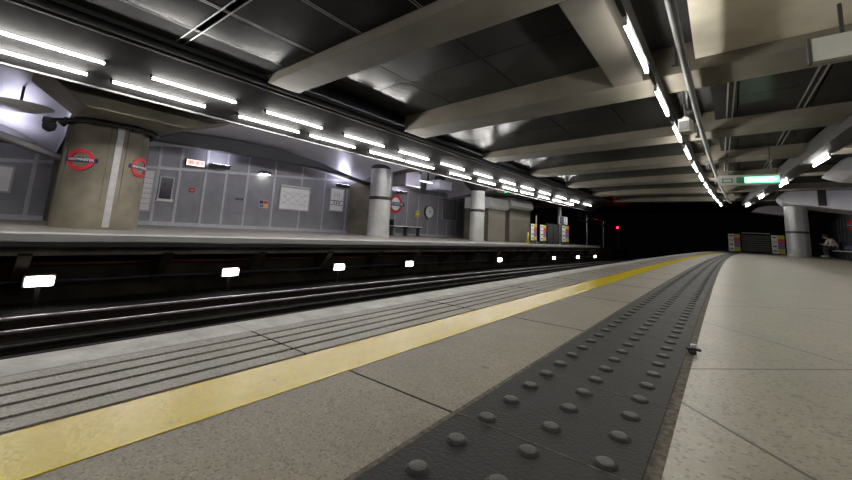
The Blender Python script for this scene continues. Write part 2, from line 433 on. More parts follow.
# ------------- opposite wall
def arch(y, yc, half, base, rise):
    t=max(-1,min(1,(y-yc)/half)); return base+rise*math.sqrt(max(0,1-t*t))
BAYS=[(-1.6,3.0,1.55,1.0),(6.65,3.75,2.13,.5),(14.2,3.1,2.35,.75),(20.0,2.0,2.35,.75)]     # centre, half width, springing, rise
wl=MB(); wl.m=0
wl.prism([(-12.8,0),(-12.5,0),(-12.5,3.4),(-12.8,3.4)],Y0,22.4,2)
struct(wl.build('wall_left','wall',warp=True),'grey panelled wall behind the opposite platform')
def wband(y):                                    # height of the frieze rail along the wall
    return 1.46+.115*(y-.5) if y<3 else (1.75+.085*(y-3) if y<10.3 else 2.35)
wb=MB()
def wl_pt(y,z,d=.015): return (-12.5+d,y,z)
def wstrip(y,z0,z1,w=.07): wb.box(-12.5,-12.485,y-w/2,y+w/2,z0,z1)
bat=[.15,1.15,3.1,3.53,4.06,4.75,5.35,6.03,6.98,8.05,9.08,10.2]+[11.5+.82*k for k in range(12)]
for yy in bat:
    top=2.0
    for (yc,h,b,r) in BAYS:
        if abs(yy-yc)<=h: top=arch(yy,yc,h,b,r)
    wstrip(yy,.2,top)
for i in range(60):
    ya=Y0+.5*i; yb2=ya+.5
    if yb2>21: break
    for zz in (wband,):
        wb.add([(-12.5,ya,zz(ya)-.04),(-12.484,ya,zz(ya)-.04),(-12.484,yb2,zz(yb2)-.04),(-12.5,yb2,zz(yb2)-.04),
                (-12.5,ya,zz(ya)+.04),(-12.484,ya,zz(ya)+.04),(-12.484,yb2,zz(yb2)+.04),(-12.5,yb2,zz(yb2)+.04)],
               [(0,1,2,3),(4,7,6,5),(1,5,6,2),(0,3,7,4)])
wb.box(-12.5,-12.48,Y0,21,.18,.30,seg=2)
struct(wb.build('trim_14','batten',warp=True),'pale battens and frieze rail on the grey wall')
# ------------- vaults and ribs
for i,(yc,h,b,r) in enumerate(BAYS):
    v=MB(); n=36; vs=[]; fs=[]
    ths=[PI*k/n for k in range(n+1)]
    for th in ths:
        y=yc-h*math.cos(th); z=b+r*math.sin(th)
        zf=2.85+.4*math.sin(th); zm=z*.35+zf*.65
        vs += [(-12.5,y,z),(-10.5,y,zm),(-8.55,y,zf),(-12.5,y,z+.05),(-10.5,y,zm+.05),(-8.55,y,zf+.05)]
    for k in range(n):
        a=k*6; c=a+6
        for j in (0,1): fs += [(a+j,a+j+1,c+j+1,c+j),(a+j+3,c+j+3,c+j+4,a+j+4)]
        fs.append((a+2,a+5,c+5,c+2))
    v.add(vs,fs)
    struct(v.build('ceiling_vault','silver',warp=True,smooth=True),'curved silver vault panel over the opposite platform')
def arch_beam(pts,x0,x1,m,label):
    o=MB(); vs=[];fs=[]; n=len(pts)
    for (y,zb,zt) in pts: vs += [(x0,y,zb),(x1,y,zb),(x1,y,zt),(x0,y,zt)]
    for i in range(n-1):
        a=i*4;b=a+4
        for j in range(4): fs.append((a+j,a+(j+1)%4,b+(j+1)%4,b+j))
    fs += [(3,2,1,0),(4*n-4,4*n-3,4*n-2,4*n-1)]
    o.add(vs,fs); return struct(o.build('ceiling_arch',m,warp=True,smooth=True,bevel=.02),label)
arch_beam([(2.75,2.33,2.62),(3.5,2.36,2.68),(4.06,2.37,2.73),(5.2,2.385,2.79),(6.5,2.42,2.80),(7.8,2.43,2.66),(8.6,2.38,2.50),(9.4,2.28,2.36),(10.3,2.15,2.24)],-11.5,-11.2,'arch_dark','dark arched beam under the vault over the opposite platform')
arch_beam([(-3,2.45,2.62),(-1,2.35,2.52),(.0,2.05,2.2),(.48,1.80,1.94),(1.0,1.63,1.77),(1.45,1.50,1.60)],-11.5,-11.2,'vault_edge','pale arched beam left of the broad concrete column')
def rib(ya,yb,yc_,yd,z0,z1,xa,xb,name='column_head',m='column_conc'):
    o=MB(); vs=[]
    for x in (xa,xb): vs += [(x,ya,z0),(x,yb,z0),(x,yc_,z1),(x,yc_,3.4),(x,yd,3.4),(x,yd,z1)]
    o.add(vs,[(0,1,2,3,4,5),(6,11,10,9,8,7),(0,6,7,1),(1,7,8,2),(2,8,9,3),(3,9,10,4),(4,10,11,5),(5,11,6,0)])
    return struct(o.build(name,m,warp=True,bevel=.02))
rib(1.3,2.8,3.95,.65,2.27,2.75,-9.9,-8.75)
struct(B(-12.5,-9.9,1.35,2.85,2.3,3.4).build('column_head','column_conc',warp=True))
struct(B(-12.5,-11.0,1.45,2.75,.2,2.3).build('column_pier','brown',warp=True))
struct(B(-12.5,-10.95,10.35,11.2,.15,3.4).build('column_pier','column_conc',warp=True),'brown concrete pier beside the white column')
struct(B(-12.5,-8.7,10.4,11.1,2.75,3.4).build('ceiling_beam','concrete',warp=True))
struct(B(-12.5,-8.7,17.3,18.1,2.6,3.4).build('ceiling_beam','concrete',warp=True))
struct(B(-12.5,-8.7,25.4,26.2,2.6,3.4).build('ceiling_beam','concrete',warp=True))
# roof slab above the opposite platform
# ------------- columns
c1=(-10.4,1.98)
cc=MB(); cc.lathe((*c1,0),[(.70,.05),(.695,.6),(.68,1.6),(.672,2.3)],48)
p1=cc.build('column','column_conc',warp=True,smooth=True); struct(p1,'broad board-marked concrete column with two red roundels'); p1['category']='column'
def cyl_patch(mb,c,r,a0,a1,z0,z1,n=8,th=.012):
    vs=[];fs=[]
    for i in range(n+1):
        a=a0+(a1-a0)*i/n
        for rr in (r,r+th):
            for z in (z0,z1): vs.append((c[0]+rr*math.cos(a),c[1]+rr*math.sin(a),z))
    for i in range(n):
        a=i*4;b=a+4
        fs += [(a+2,b+2,b+3,a+3),(a,a+1,b+1,b),(a+1,a+3,b+3,b+1),(a,b,b+2,a+2)]
    fs += [(0,2,3,1),(n*4,n*4+1,n*4+3,n*4+2)]
    mb.add(vs,fs)
st=MB(); cyl_patch(st,c1,.68,math.radians(-2),math.radians(7),.16,2.25,6,.02)
q=st.build('strip','strip',warp=True,smooth=False); q.parent=p1; tag(q,'pale grey vertical service strip')
jn=MB()
for a in (-88,-70,-10,14,74):
    cyl_patch(jn,c1,.685,math.radians(a-.5),math.radians(a+.5),.15,2.28,1,.008)
q=jn.build('joint','brown',warp=True); q.parent=p1
# pipe ring around the column head
pr=MB(); pts=[]
for k in range(25):
    a=math.radians(-120+ k*10); pts.append(W(c1[0]+.80*math.cos(a),c1[1]+.80*math.sin(a),2.22+.02*math.sin(k)))
pr.tube(pts,.045,8)
pp=empty('pipe_ring',W(*c1,0),0,'dark conduit pipe curving round the head of the broad concrete column','pipe')
q=pr.build('pipe','dark',smooth=True); q.parent=pp; q.matrix_parent_inverse=Matrix.Translation(-W(*c1,0))
for k in (4,9,14,19):
    a=math.radians(-120+k*10); p=W(c1[0]+.74*math.cos(a),c1[1]+.74*math.sin(a),2.22)
    q=B(p.x-.07,p.x+.07,p.y-.05,p.y+.05,p.z-.06,p.z+.06).build('bracket','dark'); q.parent=pp; q.matrix_parent_inverse=Matrix.Translation(-W(*c1,0))

def curved_roundel(c,r,ang,zc,label):
    o=empty('roundel_sign',W(c[0]+r*math.cos(ang),c[1]+r*math.sin(ang),zc),0,label,'station sign')
    inv=Matrix.Translation(-o.location)
    def pt(s,t,d): a=ang+s/r; return W(c[0]+(r+d)*math.cos(a),c[1]+(r+d)*math.sin(a),zc+t)
    def slab(grid_fn,closed,n):
        vs=[];fs=[]
        for i in range(n if closed else n+1):
            for (s,t) in grid_fn(i/n):
                for d in (.004,.022): vs.append(pt(s,t,d))
        cnt=n
        tot=n if closed else n+1
        for i in range(cnt):
            a=i*4;b=((i+1)%tot)*4
            fs += [(a+1,b+1,b+3,a+3),(a,a+2,b+2,b),(a,b,b+1,a+1),(a+2,a+3,b+3,b+2)]
        if not closed: fs += [(0,1,3,2),(n*4,n*4+2,n*4+3,n*4+1)]
        m=MB(); m.add(vs,fs); return m
    q=slab(lambda f:[(.235*math.cos(2*PI*f),.21*math.sin(2*PI*f)),(.165*math.cos(2*PI*f),.145*math.sin(2*PI*f))],True,40).build('ring','red',o); q.matrix_parent_inverse=inv
    def bar(f): s=-.285+.57*f; return [(s,-.042),(s,.042)]
    m=slab(bar,False,12)
    for i,v in enumerate(m.v):
        pass
    q=m.build('bar','blue',o); q.matrix_parent_inverse=inv
    # lettering wrapped on the curved bar
    tmp=text('WESTMINSTER',.068,'lettering','white',o,(0,0,0),(0,0,0),.001)
    for v in tmp.data.vertices:
        p=pt(v.co.x*1.0,v.co.y,.024+max(0,v.co.z)); v.co=p-o.location
    tmp.location=(0,0,0); tmp.rotation_euler=(0,0,0); tmp.parent=q; tmp.matrix_parent_inverse=Matrix.Translation(o.location)
    return o
curved_roundel(c1,.683,math.radians(-44),1.45,'red roundel station sign on the left side of the broad concrete column')
curved_roundel(c1,.683,math.radians(45),1.45,'red roundel station sign on the right side of the broad concrete column')

def clad_column(x,y,r,ztop,z0,label,band=True,bz=1.75,m='column_metal',cap=True):
    o=MB(); o.lathe((x,y,0),[(r+.02,z0),(r+.02,z0+.12),(r,z0+.14),(r,ztop)],40)
    p=o.build('column',m,warp=True,smooth=True); struct(p,label); p['category']='column'
    if band:
        q=MB(); cyl_patch(q,(x,y),r,-PI,PI,bz-.06,bz+.06,36,.012)
        q=q.build('name_band','dark',warp=True,smooth=False); q.parent=p; tag(q,'dark band round the column')
    q=MB()
    for a in (-2.2,-1.1,.0,1.1,2.2): cyl_patch(q,(x,y),r,a-.012,a+.012,z0+.14,ztop,1,.004)
    q=q.build('cladding_joint','strip',warp=True); q.parent=p
    if not (band and cap): return p
    q=MB(); q.lathe((x,y,0),[(r+.0,ztop-.02),(r+.35,ztop+.35),(r+.35,ztop+.6)],32)
    q=q.build('column_cap','dark',warp=True,smooth=True); q.parent=p
    return p
clad_column(-10.55,10.25,.41,2.75,.1,'white clad column with dark band between map wall and bench',bz=1.6)
clad_column(-9.4,15.45,.33,2.5,.06,'white clad column with dark band left of the tan kiosks',bz=1.55)
tag(clad_column(-9.38,25.6,.12,2.6,.05,'slim pale post behind the number sign',False),None)
# ================================================================== LIGHT TROUGHS + FLUORESCENT LIGHTS
tr=MB(); tr.prism([(-7.40,3.18),(-7.46,3.18),(-8.28,2.54),(-8.30,2.54),(-8.30,2.68),(-7.9,3.4),(-7.40,3.4)],Y0,29,2)
struct(tr.build('ceiling_trough','trough',warp=True),'sloping grey light trough over the opposite platform edge')
tm=MB(); tm.prism([(-8.33,2.515),(-8.27,2.515),(-8.27,2.555),(-8.33,2.555)],Y0,29,2)
struct(tm.build('trim_15','lip',warp=True),'bright metal lip along the lower edge of the light trough')
def light_proto(length, mtube, name='fluorescent_light', mb='batten_white'):
    o=empty(name,(0,0,0))
    h=.10 if mb=='batten_far' else .055
    B(-.02,.02,0,length,h,h+.025).build('batten',mb,o,bevel=.004)
    t=MB(); t.tube([(0,.035,0),(0,length-.035,0)],.0205,12)
    tag(t.build('tube',mtube,o,smooth=True),'glowing fluorescent tube')
    for yy in (0,length-.035):
        B(-.022,.022,yy,yy+.022,-.024,h).build('end_cap',mb,o)
    return o
def set_light(o,x,y,z,tilt,label,group):
    o.location=W(x,y,z); o.rotation_euler=(0,tilt,heading(y)); o['label']=label; o['category']='fluorescent light'; o['group']=group
TL=math.radians(-38)    # battens lie on the trough slope
M['fill_tube']=emit('fill_tube',(.92,.90,1.0),BACK)  # unseen fill tubes, added to brighten the silver vault
proto=light_proto(1.9,'fill_tube',mb='batten_far')
for i,yy in enumerate((-2.6,3.9,6.0,8.1,12.2,14.4)):
    o=proto if i==0 else copy_tree(proto)
    set_light(o,-8.47,yy,2.70,-.9,'added fill light behind the trough washing the silver vault, %s from the left'%ORD[i],'added fill lights behind the trough')
proto=light_proto(1.5,'tube_far',mb='batten_far')
ups=[-2.3,-.22,1.87,3.96,6.1,8.2,10.33,12.46,14.54,16.6,18.68,20.95,23.2,25.5]
for i,yy in enumerate(ups):
    o=proto if i==0 else copy_tree(proto)
    set_light(o,-7.785,yy,2.822,math.radians(-38),'upper row light over the opposite platform edge, %s from the left end of the row'%ORD[i],'upper row of lights over the opposite edge')
lows=[-2.2,-.36,1.4,3.5,4.99+.25,7.25,8.8,11.18,13.17,15.25,17.09,19.12,21.07,22.95]
for i,yy in enumerate(lows):
    o=copy_tree(proto)
    set_light(o,-8.03,yy,2.632,math.radians(-38),'lower row light over the opposite platform edge, %s from the left end of the row'%ORD[i],'lower row of lights over the opposite edge')
protoR=light_proto(1.5,'tube')
for i in range(14):
    yy=-2.55+2.27*i
    o=protoR if i==0 else copy_tree(protoR)
    set_light(o,-.745,yy,2.79,0,'light above our tactile strip, %s from the near end of the row'%ORD[i],'row of lights above the tactile strip')
rr=[(2.58,8.9),(2.36,13.7),(2.06,18.4),(1.75,23.2),(1.45,28.0)]
rr=[(2.95,.2),(2.75,4.1)]+rr
for i,(xx,yy) in enumerate(rr):
    o=copy_tree(protoR)
    o.location=(xx,yy,2.84); o.rotation_euler=(0,0,.06); o['category']='fluorescent light'; o['group']='sparse lights under the right-hand beam'
    o['label']='light under the sloping right-hand ceiling beam, %s from the near end'%ORD[i]
# dark carriers above our row
cr=MB(); cr.box(-.775,-.715,Y0,30,2.87,3.13,seg=2)
struct(cr.build('ceiling_carrier','dark',warp=True),'dark carrier rail holding the light row')
# right-hand sloping beam over the sparse lights
rb=MB(); y0_,x0_=-4.,3.22; y1_,x1_=30.,1.36
vs=[]
for (x,y) in ((x0_,y0_),(x1_,y1_)): vs += [(x-.22,y,2.92),(x+.2,y,2.92),(x+.2,y,3.3),(x-.22,y,3.3)]
rb.add(vs,[(0,1,2,3),(7,6,5,4),(0,4,5,1),(1,5,6,2),(2,6,7,3),(3,7,4,0)])
struct(rb.build('ceiling_beam','beam_dark'),'grey longitudinal beam on the right with sparse lights below')
# ================================================================== CEILING
ZP=3.37
struct(B(-12.8,6.2,Y0,Y1,3.62,3.8,seg=2).build('ceiling','dark',warp=True),'dark slab above the ceiling panels')
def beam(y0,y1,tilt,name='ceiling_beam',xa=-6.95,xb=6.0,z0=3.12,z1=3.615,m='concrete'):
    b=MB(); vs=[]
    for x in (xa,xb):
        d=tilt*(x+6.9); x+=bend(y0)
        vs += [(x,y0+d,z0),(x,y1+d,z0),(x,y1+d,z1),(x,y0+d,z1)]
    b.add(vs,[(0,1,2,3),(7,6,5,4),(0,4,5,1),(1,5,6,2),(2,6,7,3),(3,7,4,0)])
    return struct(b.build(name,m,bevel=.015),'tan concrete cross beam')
BE=[(-5.2,-4.5,0),(-.7,-.05,0),(3.52,4.18,-.03),(7.50,8.38,-.10),(11.75,12.6,-.13),(15.8,16.65,-.17),(20.1,20.95,-.19),(24.6,25.4,-.16),(29.2,30.,-.1)]
beam(BE[2][0],BE[2][1],BE[2][2],xb=-.95)
for b in BE[3:]: beam(*b)
# panels between beams, above the tracks
def ypos(i,x,side):
    b=BE[i]; return b[side]+b[2]*(x+6.9)
def bay_panels(ya_fn,yb_fn,xs,m,z=ZP,ysplit=(),name='ceiling_panel'):
    o=MB()
    for xa,xb in zip(xs[:-1],xs[1:]):
        a=xa+.012; b=xb-.012
        ts=[0]+list(ysplit)+[1]
        for t0,t1 in zip(ts[:-1],ts[1:]):
            def yy(x,t): return ya_fn(x)+(yb_fn(x)-ya_fn(x))*t
            e=.012
            P=[(a,yy(a,t0)+e),(b,yy(b,t0)+e),(b,yy(b,t1)-e),(a,yy(a,t1)-e)]
            o.add([(x,y,z) for x,y in P]+[(x,y,z+.03) for x,y in P],[(3,2,1,0),(4,5,6,7),(0,1,5,4),(1,2,6,5),(2,3,7,6),(3,0,4,7)])
    return struct(o.build(name,m,warp=True),'glossy metal ceiling panels between the beams')
bay_panels(lambda x:-5.,lambda x:1.95,[-6.26,-5.30,-4.13,-2.95,-1.8,-.95],'panel_dark',z=3.28,ysplit=(.25,.5,.75))
bay_panels(lambda x:2.02,lambda x:ypos(2,x,0),[-6.26,-5.30,-4.13,-2.95,-1.8,-.95],'panel_dark',z=3.28)
bay_panels(lambda x:ypos(2,x,1),lambda x:ypos(3,x,0),[-6.95,-5.2,-3.35,-1.38],'panel_grey',z=3.575,ysplit=(.48,))
for i in range(3,8):
    bay_panels(lambda x,i=i:ypos(i,x,1),lambda x,i=i:ypos(i+1,x,0),[-6.95,-5.2,-3.4,-1.9,-.4],'panel_dark',ysplit=(.5,))
    bay_panels(lambda x,i=i:ypos(i,x,1),lambda x,i=i:ypos(i+1,x,0),[-.1,.32,1.48,2.9,4.4,6.],'panel_dark',ysplit=(.5,))
# pale seam strips
sm=MB()
def seam(x,i,w=.025):
    for d in (-.05,.05):
        sm.box(x+d-w/2+bend((BE[i][1]+BE[i+1][0])/2)*0,x+d+w/2,ypos(i,x,1)+.05,ypos(i+1,x,0)-.05,ZP-.012,ZP)
for i in range(3,6):
    for x in (.30,1.47): seam(x,i)
for d in (-.06,.06): sm.box(-6.95,-1.0,1.985+d-.008,1.985+d+.008,3.268,3.29)
for x in (-6.26,-5.30,-4.13,-2.95):
    for d in (-.022,.022): sm.box(x+d-.005,x+d+.005,-5,3.4,3.272,3.29)
struct(B(-7.0,-6.29,-5,3.5,3.285,3.32).build('ceiling_panel','ribbed_matt'),'matt dark ribbed strip beside the trough')
struct(sm.build('trim_16','seam'),'pale double seams between ceiling panels')
# tan soffits beside our light row
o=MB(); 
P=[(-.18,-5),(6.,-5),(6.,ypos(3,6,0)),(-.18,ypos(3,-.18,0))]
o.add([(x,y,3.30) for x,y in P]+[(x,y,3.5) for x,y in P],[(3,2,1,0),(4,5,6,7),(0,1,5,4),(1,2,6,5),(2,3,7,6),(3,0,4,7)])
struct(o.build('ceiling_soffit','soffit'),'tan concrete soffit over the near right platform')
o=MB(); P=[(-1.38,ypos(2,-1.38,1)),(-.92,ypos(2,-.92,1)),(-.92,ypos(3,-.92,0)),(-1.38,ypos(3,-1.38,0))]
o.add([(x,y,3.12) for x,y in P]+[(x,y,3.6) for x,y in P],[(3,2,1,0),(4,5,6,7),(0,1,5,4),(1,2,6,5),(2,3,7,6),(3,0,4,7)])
struct(o.build('ceiling_soffit','slab_concrete_shaded'),'wide tan longitudinal concrete band left of the light row')
# cable trays left of the track ceiling
ct=MB(); ct.box(-7.38,-7.0,Y0,29,3.22,3.3,seg=2)
struct(ct.build('ceiling_tray','dark',warp=True),'dark cable tray beside the trough')
for x,z,r in ((-7.1,3.16,.05),(-7.28,3.14,.035)):
    tag(MB().tube([W(x,Y0+1.5*k,z) for k in range(23)],r,8).build('conduit','dark',smooth=True),'%s dark conduit running along the trough over the far track'%('thick' if r>.04 else 'thin'),'pipe')
# duct pipe and services right of our light row
tag(MB().tube([W(-.33,Y0+1.0*k,2.98) for k in range(35)],.05,16).build('duct_pipe','duct',smooth=True),'long grey pipe running beside the lights above the tactile strip','pipe')
hb=MB()
for k in range(14):
    yy=-3+2.3*k; hb.box(-.45,-.41,yy-.02,yy+.02,3.0,3.6); hb.box(-.49,-.40,yy-.03,yy+.03,2.96,3.0)
struct(hb.build('ceiling_hanger','dark',warp=True),'hanger brackets for the pipes')
# speaker / camera box on a stem
cam=empty('loudspeaker',W(-.485,8.2,2.60),-.2,'small grey box loudspeaker hanging on a stem from the pipes above the platform','loudspeaker')
MB().box(-.095,.095,-.13,.13,-.14,.12).build('case','sign_grey',cam,bevel=.02)
MB().box(-.075,.075,-.138,-.128,-.11,.06).build('grille','lamp_case',cam)
MB().tube([(0,0,.11),(0,0,.25),(-.02,.0,.9)],.022,10).build('stem','duct',cam,smooth=True)
B(-.04,.04,-.05,.05,.11,.17).build('clamp','sign_grey',cam,bevel=.01)
# hanging blank sign, top right
sg=empty('hanging_sign',(.97,6.0,2.63),-.06,'blank grey back of a hanging sign cut by the right edge of the photo','sign')
B(0,1.6,0,.1,0,.29).build('sign_box','sign_grey',sg,bevel=.008)
B(-.03,.0,-.01,.11,-.01,.30).build('end_cap','lamp_case',sg)
for xx in (.27,1.3): MB().tube([(xx,.05,.29),(xx,.05,.72)],.02,8).build('rod','dark',sg,smooth=True)
# illuminated exit sign
ex=empty('exit_sign',W(-.19,14.0,2.185),-.03,'long illuminated green and white exit sign hanging over the right platform','exit sign')
B(0,1.38,0,.14,0,.30).build('sign_box','sign_grey',ex,bevel=.01)
B(.62,1.36,-.012,.0,.06,.23).build('green_panel','exit_green',ex)
B(.64,1.24,-.018,-.012,.095,.20).build('white_panel','exit_white',ex)
am=MB(); am.add([(1.2,-.018,.11),(1.32,-.018,.148),(1.2,-.018,.19),(1.2,-.012,.11),(1.32,-.012,.148),(1.2,-.012,.19)],[(0,1,2),(5,4,3),(0,3,4,1),(1,4,5,2),(2,5,3,0)])
am.build('arrow','exit_white',ex)
B(.43,.60,-.012,.0,.06,.23).build('dark_panel','green_flat',ex)
B(.10,.35,-.01,.0,.075,.10).build('dim_line','green_flat',ex); B(.10,.35,-.01,.0,.185,.21).build('dim_line','green_flat',ex)
B(.10,.13,-.01,.0,.1,.185).build('dim_line','green_flat',ex); B(.32,.35,-.01,.0,.1,.185).build('dim_line','green_flat',ex)
for xx in (.25,1.2): MB().tube([(xx,.07,.27),(xx,.07,1.1)],.016,8).build('rod','dark',ex,smooth=True)
# ================================================================== WALL ITEMS ON THE OPPOSITE PLATFORM (facing +x)
def wall_thing(name,y,z,label,cat,d=0.0,group=None):
    """local x runs along the wall, local -y faces the tracks"""
    return empty(name,W(-12.48+d,y,z),PI/2+heading(y),label,cat,group)
def poster(y0,y1,z0,z1,name,label,face,frame='batten',border=.035):
    o=wall_thing(name,(y0+y1)/2,z0,label,'poster' if 'poster' in name else name.split('_')[-1])
    w=y1-y0; h=z1-z0
    f=MB(); f.box(-w/2,w/2,-.04,0,0,border); f.box(-w/2,w/2,-.04,0,h-border,h); f.box(-w/2,-w/2+border,-.04,0,border,h-border); f.box(w/2-border,w/2,-.04,0,border,h-border)
    f.build('frame',frame,o)
    sh=B(-w/2+border,w/2-border,-.025,0,border,h-border).build('sheet',face,o)
    return sh,w,h
o,w,h=poster(.1,.86,.76,1.36,'poster','pale poster on the grey wall at the left edge of the photo','paper')
o,w,h=poster(3.17,3.47,.56,1.70,'notice_board','tall white notice board beside the broad concrete column','white')
for k in range(6): B(-.1,.1,-.028,-.025,.2+.14*k,.215+.14*k).build('print_line','sign_grey',o)
o,w,h=poster(3.58,3.94,.90,1.57,'poster','dark poster in a pale frame left of the lit red sign','poster_dark')
B(-w/2-.02,w/2+.02,-.07,0,-.03,.03).build('sill','trim',o.parent)
o,w,h=poster(7.2,8.43,.93,1.84,'network_map','large pale network map on the grey wall','paper')
B(-w/2+.03,w/2-.03,-.03,-.024,h-.11,h-.05).build('header','sign_grey',o)
for k in range(5):
    a=k*1.3; pts=[(-.5+.25*j,-.028,.42+.24*math.sin(a+j*.9)) for j in range(5)]
    MB().tube(pts,.006,5).build('route_line',['sign_grey','batten','strip','sign_grey','batten'][k],o)
o,w,h=poster(9.34,10.04,1.04,1.99,'line_diagram','pale line diagram panel with dark print bands left of the brown pier','paper')
B(-w/2+.05,w/2-.05,-.03,-.024,.42,.445).build('print_band','ink',o)  # ink bands across the sheet
B(-w/2+.05,w/2-.05,-.03,-.024,.25,.27).build('print_band','ink',o)
for k in range(3): B(-.14+.12*k,-.1+.12*k,-.03,-.024,.3,.4).build('print_mark','ink',o)
for k in range(3): B(-.14+.12*k,-.11+.12*k,-.03,-.024,.6,.75).build('print_mark','sign_grey',o)
# lit red exit box on a bracket
o=wall_thing('lit_sign',4.37,1.97,'small lit red and white sign high on the grey wall','sign',.06)
B(-.25,.25,-.1,0,0,.19).build('case','lamp_case',o)
B(-.24,.24,-.11,-.1,.01,.18).build('face','exit_pale',o)
B(-.2,-.04,-.114,-.11,.05,.15).build('red_mark','exit_red',o); B(.0,.09,-.114,-.11,.05,.15).build('red_mark','exit_red',o); B(.13,.2,-.114,-.11,.05,.15).build('red_mark','exit_red',o)
# uplighters hidden behind dark shades
ul=empty('uplighter',(0,0,0))
m=MB(); m.prism([(-.05,.0),(.05,.0),(.14,.12),(-.14,.12)],-.28,.28,None); m.build('shade','lamp_case',ul,bevel=.01)
tag(B(-.10,.10,-.24,.24,.115,.126).build('lamp','uplight',ul),'upward glowing lamp')
B(-.24,-.1,-.05,.05,.03,.09).build('arm','lamp_case',ul)
for i,(xx,yy,zz,lab) in enumerate(((-12.22,5.0,2.0,'dark elongated uplighter on the wall lighting the vault right of the lit red sign'),
        (-12.0,.42,1.80,'dark uplighter low on the wall left of the broad concrete column'),
        (-12.15,9.7,2.0,'dark uplighter on the wall beside the brown pier'),
        (-12.2,13.2,2.15,'dark uplighter on the wall above the platform bench'))):
    q=ul if i==0 else copy_tree(ul)
    q.location=W(xx,yy,zz); q.rotation_euler=(0,0,heading(yy)); tag(q,lab,'uplighter','wall uplighters on the opposite platform')
o=wall_thing('wall_lamp',6.55,2.08,'small lit downlight on the grey wall above the coloured notice','lamp',.0)
m=MB(); m.prism([(-.2,.0),(.2,.0),(.14,.1),(-.14,.1)],-.2,0,None); m.build('shade','lamp_case',o,bevel=.01)
B(-.16,.16,-.17,-.03,-.012,.004).build('lamp','downlight',o)
for (y0,y1,z0,z1,m,name,lab) in ((4.35,4.5,1.2,1.33,'red','wall_notice','small red notice below the lit red sign'),(5.72,5.95,1.12,1.18,'blue','wall_notice','narrow blue notice on the grey wall left of the coloured notice'),(14.56,14.9,1.12,1.46,'yellow_flat','wall_notice','yellow notice left of the round clock')):
    o=wall_thing(name,(y0+y1)/2,z0,lab,'notice'); B(-(y1-y0)/2,(y1-y0)/2,-.012,0,0,z1-z0).build('plate',m,o,bevel=.004)
    B(-(y1-y0)/2+.03,(y1-y0)/2-.03,-.015,-.012,(z1-z0)*.45,(z1-z0)*.55).build('print_line','white',o)
o=wall_thing('colour_notice',6.66,.93,'square notice with red, yellow and blue blocks on the grey wall','notice')
B(-.16,.16,-.01,0,0,.26).build('plate','white',o)
for k,(a,b,c,d,m) in enumerate(((-.15,-.02,.13,.25,'blue'),(-.01,.15,.13,.25,'red_flat'),(-.15,.0,.01,.12,'purple_flat'),(.01,.15,.01,.12,'yellow_flat'))): B(a,b,-.014,-.01,c,d).build('colour_block',m,o)
# flat roundel on wall (local -y faces track)
def flat_roundel(o,R):
    MB().ring(R,R*.70,c=(0,-.04,0),depth=.03).build('ring','red',o)
    MB().cyl((0,-.02,0),R*.71,R*.71,.015,40,axis='y').build('disc','white',o)
    bar=B(-R*1.28,R*1.28,-.06,-.03,-R*.2,R*.2).build('bar','blue',o)
    text('WESTMINSTER',R*.30,'lettering','white',bar,(0,-.0605,0),(PI/2,0,0),.001,1.05)
o=wall_thing('roundel_sign',13.1,1.66,'red roundel station sign on the wall above the bench, right of the white column','station sign'); flat_roundel(o,.44)
o=wall_thing('wall_clock',15.58,1.46,'round white clock on the grey wall past the bench','clock')
MB().cyl((0,-.09,0),.34,.34,.09,40,axis='y').build('case','lamp_case',o,bevel=.01)
dial=MB().cyl((0,-.1,0),.31,.31,.012,40,axis='y').build('dial','white',o)
B(-.012,.012,-.106,-.1,0,.22).build('minute_hand','ink',dial); 
h_=B(-.014,.014,-.109,-.106,0,.15).build('hour_hand','ink',dial); h_.rotation_euler=(0,math.radians(70),0)
m=MB()
for k in range(12):
    a=k*PI/6; m.box(.27*math.cos(a)-.012,.27*math.cos(a)+.012,-.105,-.1,.27*math.sin(a)-.012,.27*math.sin(a)+.012)
m.build('hour_mark','ink',dial)
MB().tube([(0,-.05,.34),(0,-.05,.5),(0,0,.5)],.02,8).build('bracket','trim',o)
o,w,h=poster(16.75,18.1,1.13,2.36,'poster','dark framed panel on the wall left of the second white column','panel_slate')
# bench
def bench(loc,rotz,L,label,legs=3,slab='white'):
    o=empty('bench',loc,rotz,label,'bench')
    B(-L/2,L/2,-.22,.22,.42,.46).build('seat',slab,o,bevel=.01)
    for k in range(legs):
        xx=-L/2+.08+(L-.16)*k/(legs-1)
        m=MB(); m.box(xx-.06,xx+.06,-.06,.06,0,.42); m.box(xx-.07,xx+.07,-.16,.16,0,.03); m.box(xx-.05,xx+.05,-.2,.2,.38,.42); m.build('leg','ink',o)
    return o
bp=W(-12.15,13.55,zop(-12.15)); b1=bench(bp,PI/2+heading(13.5),2.0,'bench with pale seat and black legs below the roundel on the opposite wall')
B(-1.06,-.98,-.2,.2,.46,.72).build('arm_rest','ink',b1)
# silver ducts in the second bay
for i,(y0,y1,z0,z1,lab) in enumerate(((11.7,12.65,2.34,2.95,'hanging silver duct box above the roundel'),(14.0,15.0,2.45,2.9,'smaller hanging silver duct box above the clock'))):
    o=empty('duct_box',W(-11.,(y0+y1)/2,z0),heading(y0),lab,'duct')
    B(-.4,.4,-(y1-y0)/2,(y1-y0)/2,0,z1-z0).build('case','silver',o,bevel=.02)
    B(-.42,.42,-(y1-y0)/2-.02,(y1-y0)/2+.02,-.03,.02).build('flange','steel',o)
    B(-.3,.3,-.05,.05,z1-z0,z1-z0+.35).build('hanger','dark',o)
M['tube_dim']=emit('tube_dim',(1.,.98,.95),7)
pd=light_proto(1.2,'tube_dim',mb='batten_white'); pd.location=W(-11.0,12.75,2.72); pd.rotation_euler=(0,0,heading(13)); tag(pd,'dim pale tube light hanging between the two silver duct boxes','fluorescent light')
